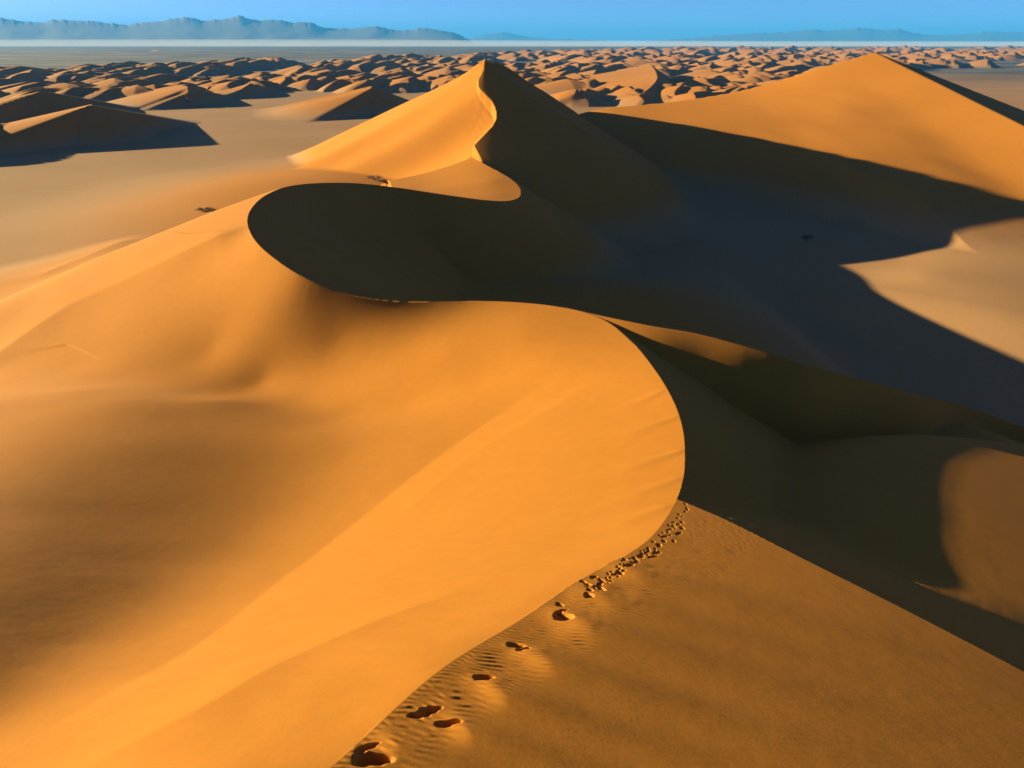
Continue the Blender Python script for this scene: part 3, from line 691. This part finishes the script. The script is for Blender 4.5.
flat = (sstep(1700, 3600, np.hypot(X, Y)) * (1 - sstep(1.0, 6.0, (H - PLAIN)))).ravel()
for k in sorted(NAMES):
    f = idf == k
    if not f.any(): continue
    Tk = T[f]; used, inv = np.unique(Tk, return_inverse=True)
    o = make_mesh(NAMES[k], P[used], inv.reshape(-1, 3), N[used], {'cover': cover[used], 'flat': flat[used]})
    o.data.materials.append(SAND); o['kind'] = 'structure'; o['label'] = LABELS[k]

# ------------------------------------------------------------------ desert shrubs
def ground_hit(px, py):
    rx, ry, rz = ray(px, py); n = math.hypot(rx, ry); k = 60.0 / n; t_ = np.arange(nt)
    ia = int(np.argmin(np.abs(th - math.atan2(rx, ry)))); col = H[ia]
    rr_ = r[(r > 60)]; hh = np.interp(rr_, r, col) - rz / n * rr_
    i = int(np.argmax(hh >= 0)); d = rr_[i]
    return Vector((rx / n * d * S, ry / n * d * S, float(np.interp(d, r, col)) * S))
from mathutils import Vector
LEAF, lt, lbs = mat('dry_shrub_leaf'); lbs.inputs['Base Color'].default_value = (.07, .062, .025, 1); lbs.inputs['Roughness'].default_value = .8
TWIG, tt, tbs = mat('shrub_twig'); tbs.inputs['Base Color'].default_value = (.10, .07, .045, 1); tbs.inputs['Roughness'].default_value = .9
def make_shrub(name, loc, wdt, hgt_, seed, label, leaves):
    rg_ = random.Random(seed); root = bpy.data.objects.new(name, None); bpy.context.scene.collection.objects.link(root)
    root.location = loc; root['label'] = label; root['category'] = 'shrub'; root['group'] = 'desert shrubs at the feet of the dunes'
    Vs, Fs, Vt, Ft = [], [], [], []
    for b in range(26):
        az = rg_.uniform(0, 6.28); rad = wdt * .5 * rg_.uniform(.25, 1.0); tip = Vector((rad * math.cos(az) * 1.15, rad * math.sin(az) * .8, hgt_ * rg_.uniform(.45, 1.0) * (1 - .45 * (rad / (wdt * .5))**2)))
        base = Vector((rg_.uniform(-.1, .1) * wdt, rg_.uniform(-.08, .08) * wdt, -.08)); mid = base.lerp(tip, .55) + Vector((rg_.uniform(-.06, .06) * wdt, rg_.uniform(-.06, .06) * wdt, .12 * hgt_))
        pts = [base, mid, tip]; rd = [.035, .02, .006]; o_ = len(Vt)
        for p_, q_ in zip(pts, rd):
            for k in range(4): Vt.append(p_ + Vector((math.cos(k * 1.571) * q_, math.sin(k * 1.571) * q_, 0)))
        for s__ in range(2):
            for k in range(4): Ft.append((o_ + s__*4 + k, o_ + s__*4 + (k+1) % 4, o_ + s__*4 + 4 + (k+1) % 4, o_ + s__*4 + 4 + k))
        for q in range(leaves):
            c_ = mid.lerp(tip, rg_.uniform(.1, 1.12)) + Vector([rg_.gauss(0, .055) * wdt for _ in range(2)] + [rg_.gauss(0, .06) * hgt_])
            if c_.z < .02: continue
            u_ = Vector([rg_.gauss(0, 1) for _ in range(3)]).normalized(); v_ = u_.orthogonal().normalized(); sz_ = rg_.uniform(.05, .11); o2 = len(Vs)
            Vs += [c_ - u_ * sz_, c_ + v_ * sz_ * .4, c_ + u_ * sz_, c_ - v_ * sz_ * .4]; Fs.append((o2, o2+1, o2+2, o2+3))
    for nm, V_, F_, m_ in (('foliage', Vs, Fs, LEAF), ('stem', Vt, Ft, TWIG)):
        me = bpy.data.meshes.new(nm); me.from_pydata([tuple(p_) for p_ in V_], [], F_); me.materials.append(m_)
        o = bpy.data.objects.new(nm, me); bpy.context.scene.collection.objects.link(o); o.parent = root
for k_, (px_, py_, w_, h_, lab) in enumerate([
    (374, 180, 5.4, 1.5, 'dark spreading shrub at the left foot of the tall sharp dune'),
    (384, 183, 3.2, 1.0, 'smaller shrub just right of the spreading one by the crest'),
    (205, 211, 4.6, .9, 'low dry shrub on the sand left of the dark hollow'),
    (188, 104, 9.0, 4.2, 'tall dark bush standing alone on the left dunes'),
    (806, 240, 3.4, 1.6, 'lone shrub deep in the long shadow of the tall dune')]):
    make_shrub('desert_shrub', ground_hit(px_, py_), w_, h_, 11 + k_, lab, 60)

# ------------------------------------------------------------------ mountains beyond the plain
def ridge_line(px_py, lo, hi, seed, amp):
    x = np.arange(lo, hi, 1.0); base = np.interp(x, [a for a, b in px_py], [b for a, b in px_py])
    return x, base + amp * ((fbm(x / 14.0, x * 0 + 3.3, seed, 5) - .5) * 2 - np.abs(fbm(x / 7.0, x * 0 + 1.3, seed + 2, 3) - .5) * 5 + .8)

def mountain_range(name, label, prof, y0, y1, seed, amp, m):
    """a range with real depth: spurs run out from the skyline toward the plain"""
    lo, hi = prof[0][0], prof[-1][0]
    px, py = ridge_line(prof, lo, hi, seed, amp)
    nx, ny = len(px), 34
    P_ = np.zeros((nx, ny, 3))
    dir_ = (px - 512) / (F * CP + 340 * SP)
    hy = y0 + (y1 - y0) * .55
    for j in range(ny):
        t = j / (ny - 1.0); y = y0 + (y1 - y0) * t
        rz = (384 - py) * CP - F * SP; ry = F * CP + (384 - py) * SP
        top = np.maximum(rz / ry * hy - PLAIN, 0)
        tops = np.convolve(np.pad(top, 16, mode='edge'), np.exp(-.5 * (np.arange(-16, 17) / 7.0)**2) / np.exp(-.5 * (np.arange(-16, 17) / 7.0)**2).sum(), 'valid')
        f = 1 - abs(t - .55) / (.55 if t < .55 else .45)
        spur = fbm(px / 11.0 + 7.0 * t, px / 40 + 9 * t, seed + 5, 5)
        spur2 = fbm(px / 26.0 - 3 * t, px * 0 + 5 * t, seed + 9, 3)
        g = f ** (1.25) * (1 - .4 * (1 - f) * (.35 * spur + .9 * spur2))
        P_[:, j, 0] = dir_ * hy * (y / hy); P_[:, j, 1] = y; P_[:, j, 2] = PLAIN - 4 + (tops + 4) * g + (top - tops) * g**7
    P_ = P_.reshape(-1, 3) * S
    I_ = np.arange(nx * ny).reshape(nx, ny)
    a_, b_, c_, d_ = I_[:-1, :-1].ravel(), I_[1:, :-1].ravel(), I_[1:, 1:].ravel(), I_[:-1, 1:].ravel()
    T_ = np.vstack([np.stack([a_, b_, c_], 1), np.stack([a_, c_, d_], 1)])
    N_ = vertex_normals(P_, T_)
    o = make_mesh(name, P_, T_, N_); o.data.materials.append(m); o['kind'] = 'structure'; o['label'] = label
    return o

ROCK, rt, rb = mat('mountain_rock')
rn = rt.nodes.new('ShaderNodeTexNoise'); rn.inputs['Scale'].default_value = .004; rn.inputs['Detail'].default_value = 8
rg = rt.nodes.new('ShaderNodeNewGeometry'); rt.links.new(rg.outputs['Position'], rn.inputs['Vector'])
rr_ = rt.nodes.new('ShaderNodeValToRGB'); rt.links.new(rn.outputs['Fac'], rr_.inputs['Fac']); rt.links.new(rr_.outputs['Color'], rb.inputs['Base Color'])
rr_.color_ramp.elements[0].color = (.05, .045, .04, 1); rr_.color_ramp.elements[1].color = (.11, .09, .08, 1); rb.inputs['Roughness'].default_value = .95
mountain_range('mountains', 'blue mountain range on the left horizon above the white haze', [(-160,24),(-60,22),(-20,23),(0,19),(10,17.5),(25,20),(50,21.5),(60,19),(75,19.5),(100,20.5),(118,23),(132,25),(150,21.5),(165,21),(175,18),(192,17),(205,19.5),(225,19.5),(236,17),(243,15),(250,17),(262,20),(272,19),(285,19),(295,21.5),(308,21),(325,27),(350,29),(365,26.5),(378,26),(392,29.5),(405,30.5),(420,28),(435,29),(450,31),(460,35),(468,39.5),(474,42.5)], 26000, 38000, 3, 1.1, ROCK)
mountain_range('mountains', 'faint low hills on the horizon above the dark dune summit', [(462,42),(475,36.5),(490,33),(502,32),(515,34),(530,36.5),(550,38),(580,39.5),(620,42)], 56000, 70000, 8, .8, ROCK)
mountain_range('mountains', 'distant grey blue range on the right horizon', [(640,42),(680,39),(700,37),(730,34.5),(745,32.5),(765,33),(790,31.5),(800,30),(815,29.5),(825,30.5),(840,28.5),(855,27.5),(870,29),(882,29.5),(895,28.5),(905,31),(920,34.5),(940,35),(965,33),(980,31),(1010,31.5),(1040,32.5),(1100,31),(1180,33)], 46000, 60000, 12, .9, ROCK)

# ------------------------------------------------------------------ the air
top = 650.0; low = (PLAIN - 10) * S - 1
hz = bpy.data.meshes.new('haze'); X0, X1, Y0, Y1 = -52000 * S * 1.6, 52000 * S * 1.6, -1500 * S, 92000 * S
hv = [(x, y, z) for z in (low, top) for x, y in ((X0, Y0), (X1, Y0), (X1, Y1), (X0, Y1))]
hz.from_pydata(hv, [], [(0,3,2,1),(4,5,6,7),(0,1,5,4),(1,2,6,5),(2,3,7,6),(3,0,4,7)])
ho = bpy.data.objects.new('haze', hz); bpy.context.scene.collection.objects.link(ho); ho['kind'] = 'stuff'; ho['label'] = 'pale blue haze lying over the plain towards the mountains'
hm = bpy.data.materials.new('haze_air'); hm.use_nodes = True; ht = hm.node_tree
for n_ in list(ht.nodes):
    if n_.type == 'BSDF_PRINCIPLED': ht.nodes.remove(n_)
pv = ht.nodes.new('ShaderNodeVolumePrincipled'); pv.inputs['Color'].default_value = (.05, .33, .95, 1); pv.inputs['Density'].default_value = 5.5e-5; pv.inputs['Anisotropy'].default_value = 0.0
ht.links.new(pv.outputs[0], [n_ for n_ in ht.nodes if n_.type == 'OUTPUT_MATERIAL'][0].inputs['Volume']); hz.materials.append(hm)

def box_volume(name, label, x0, x1, y0, y1, z0, z1, color, dens):
    me = bpy.data.meshes.new(name)
    me.from_pydata([(x, y, z) for z in (z0, z1) for x, y in ((x0, y0), (x1, y0), (x1, y1), (x0, y1))], [], [(0,3,2,1),(4,5,6,7),(0,1,5,4),(1,2,6,5),(2,3,7,6),(3,0,4,7)])
    o = bpy.data.objects.new(name, me); bpy.context.scene.collection.objects.link(o); o['kind'] = 'stuff'; o['label'] = label
    m_ = hm.copy(); m_.name = name + '_air'; nd = [n_ for n_ in m_.node_tree.nodes if n_.type == 'PRINCIPLED_VOLUME'][0]
    nd.inputs['Color'].default_value = color + (1,); nd.inputs['Density'].default_value = dens; me.materials.append(m_)
def mist_bank(name, label, x0, x1, y0, y1, z0, tops, color, dens, seed):
    """a low bank of mist with an uneven top"""
    nx, ny = 90, 8; V, Fc = [], []
    for lay in (0, 1):
        for i_ in range(nx):
            for j_ in range(ny):
                x_ = x0 + (x1 - x0) * i_ / (nx - 1); y_ = y0 + (y1 - y0) * j_ / (ny - 1)
                e_ = math.sin(math.pi * (j_ + .02) / (ny - .96)) ** .5
                zt = z0 + 2 + (np.interp(x_, *tops) * (.55 + .9 * float(fbm(np.array(x_ / 2600.0), np.array(y_ / 900.0), seed, 3))) - z0) * e_
                V.append((x_, y_, z0 if lay == 0 else max(zt, z0 + 2)))
    id_ = lambda l_, i_, j_: l_ * nx * ny + i_ * ny + j_
    for i_ in range(nx - 1):
        for j_ in range(ny - 1):
            Fc.append((id_(0,i_,j_), id_(0,i_,j_+1), id_(0,i_+1,j_+1), id_(0,i_+1,j_))); Fc.append((id_(1,i_,j_), id_(1,i_+1,j_), id_(1,i_+1,j_+1), id_(1,i_,j_+1)))
    for i_ in range(nx - 1):
        for j_, s_ in ((0, 0), (ny - 1, 1)):
            q_ = (id_(0,i_,j_), id_(0,i_+1,j_), id_(1,i_+1,j_), id_(1,i_,j_)); Fc.append(q_ if s_ == 0 else q_[::-1])
    for j_ in range(ny - 1):
        for i_, s_ in ((0, 1), (nx - 1, 0)):
            q_ = (id_(0,i_,j_), id_(0,i_,j_+1), id_(1,i_,j_+1), id_(1,i_,j_)); Fc.append(q_ if s_ == 0 else q_[::-1])
    me = bpy.data.meshes.new(name); me.from_pydata(V, [], Fc)
    o = bpy.data.objects.new(name, me); bpy.context.scene.collection.objects.link(o); o['kind'] = 'stuff'; o['label'] = label
    m_ = hm.copy(); m_.name = name + '_air'; nd = [n_ for n_ in m_.node_tree.nodes if n_.type == 'PRINCIPLED_VOLUME'][0]
    nd.inputs['Color'].default_value = color + (1,); nd.inputs['Density'].default_value = dens; me.materials.append(m_)
mist_bank('mist', 'thin white bank of ground mist at the foot of the blue mountains', -16000, 15000, 8300, 11800, -49.5, ([-16000, -7000, -1500, 3000, 15000], [36, 36, 28, 12, 0]), (.80, .86, 1.0), 2.2e-4, 5)

# ------------------------------------------------------------------ light, sky, camera
sc = bpy.context.scene
w = bpy.data.worlds.new('World'); sc.world = w; w.use_nodes = True
bg = w.node_tree.nodes['Background']
sky = w.node_tree.nodes.new('ShaderNodeTexSky'); sky.sky_type = 'NISHITA'; sky.sun_disc = False
sky.sun_elevation = EL; sky.sun_rotation = math.atan2(SUN[0], SUN[1]); sky.altitude = 300; sky.air_density = .22; sky.dust_density = .3; sky.ozone_density = 3.0
w.node_tree.links.new(sky.outputs[0], bg.inputs[0]); bg.inputs[1].default_value = .05
sun = bpy.data.lights.new('sun', 'SUN'); sun.energy = 5.0; sun.angle = math.radians(.5); sun.color = (1, .80, .38)
so = bpy.data.objects.new('sun', sun); sc.collection.objects.link(so)
from mathutils import Vector
so.rotation_euler = Vector(SUN).to_track_quat('Z', 'Y').to_euler(); so.location = (-60, 20, 60)
cam = bpy.data.cameras.new('camera'); co = bpy.data.objects.new('camera', cam); sc.collection.objects.link(co)
cam.sensor_width = 36; cam.lens = F / 1024 * 36; cam.clip_start = .2; cam.clip_end = 200000
co.rotation_euler = (math.pi / 2 - PITCH, 0, 0); sc.camera = co
sc.view_settings.view_transform = 'Standard'; sc.view_settings.look = 'None'; sc.view_settings.exposure = 2.15
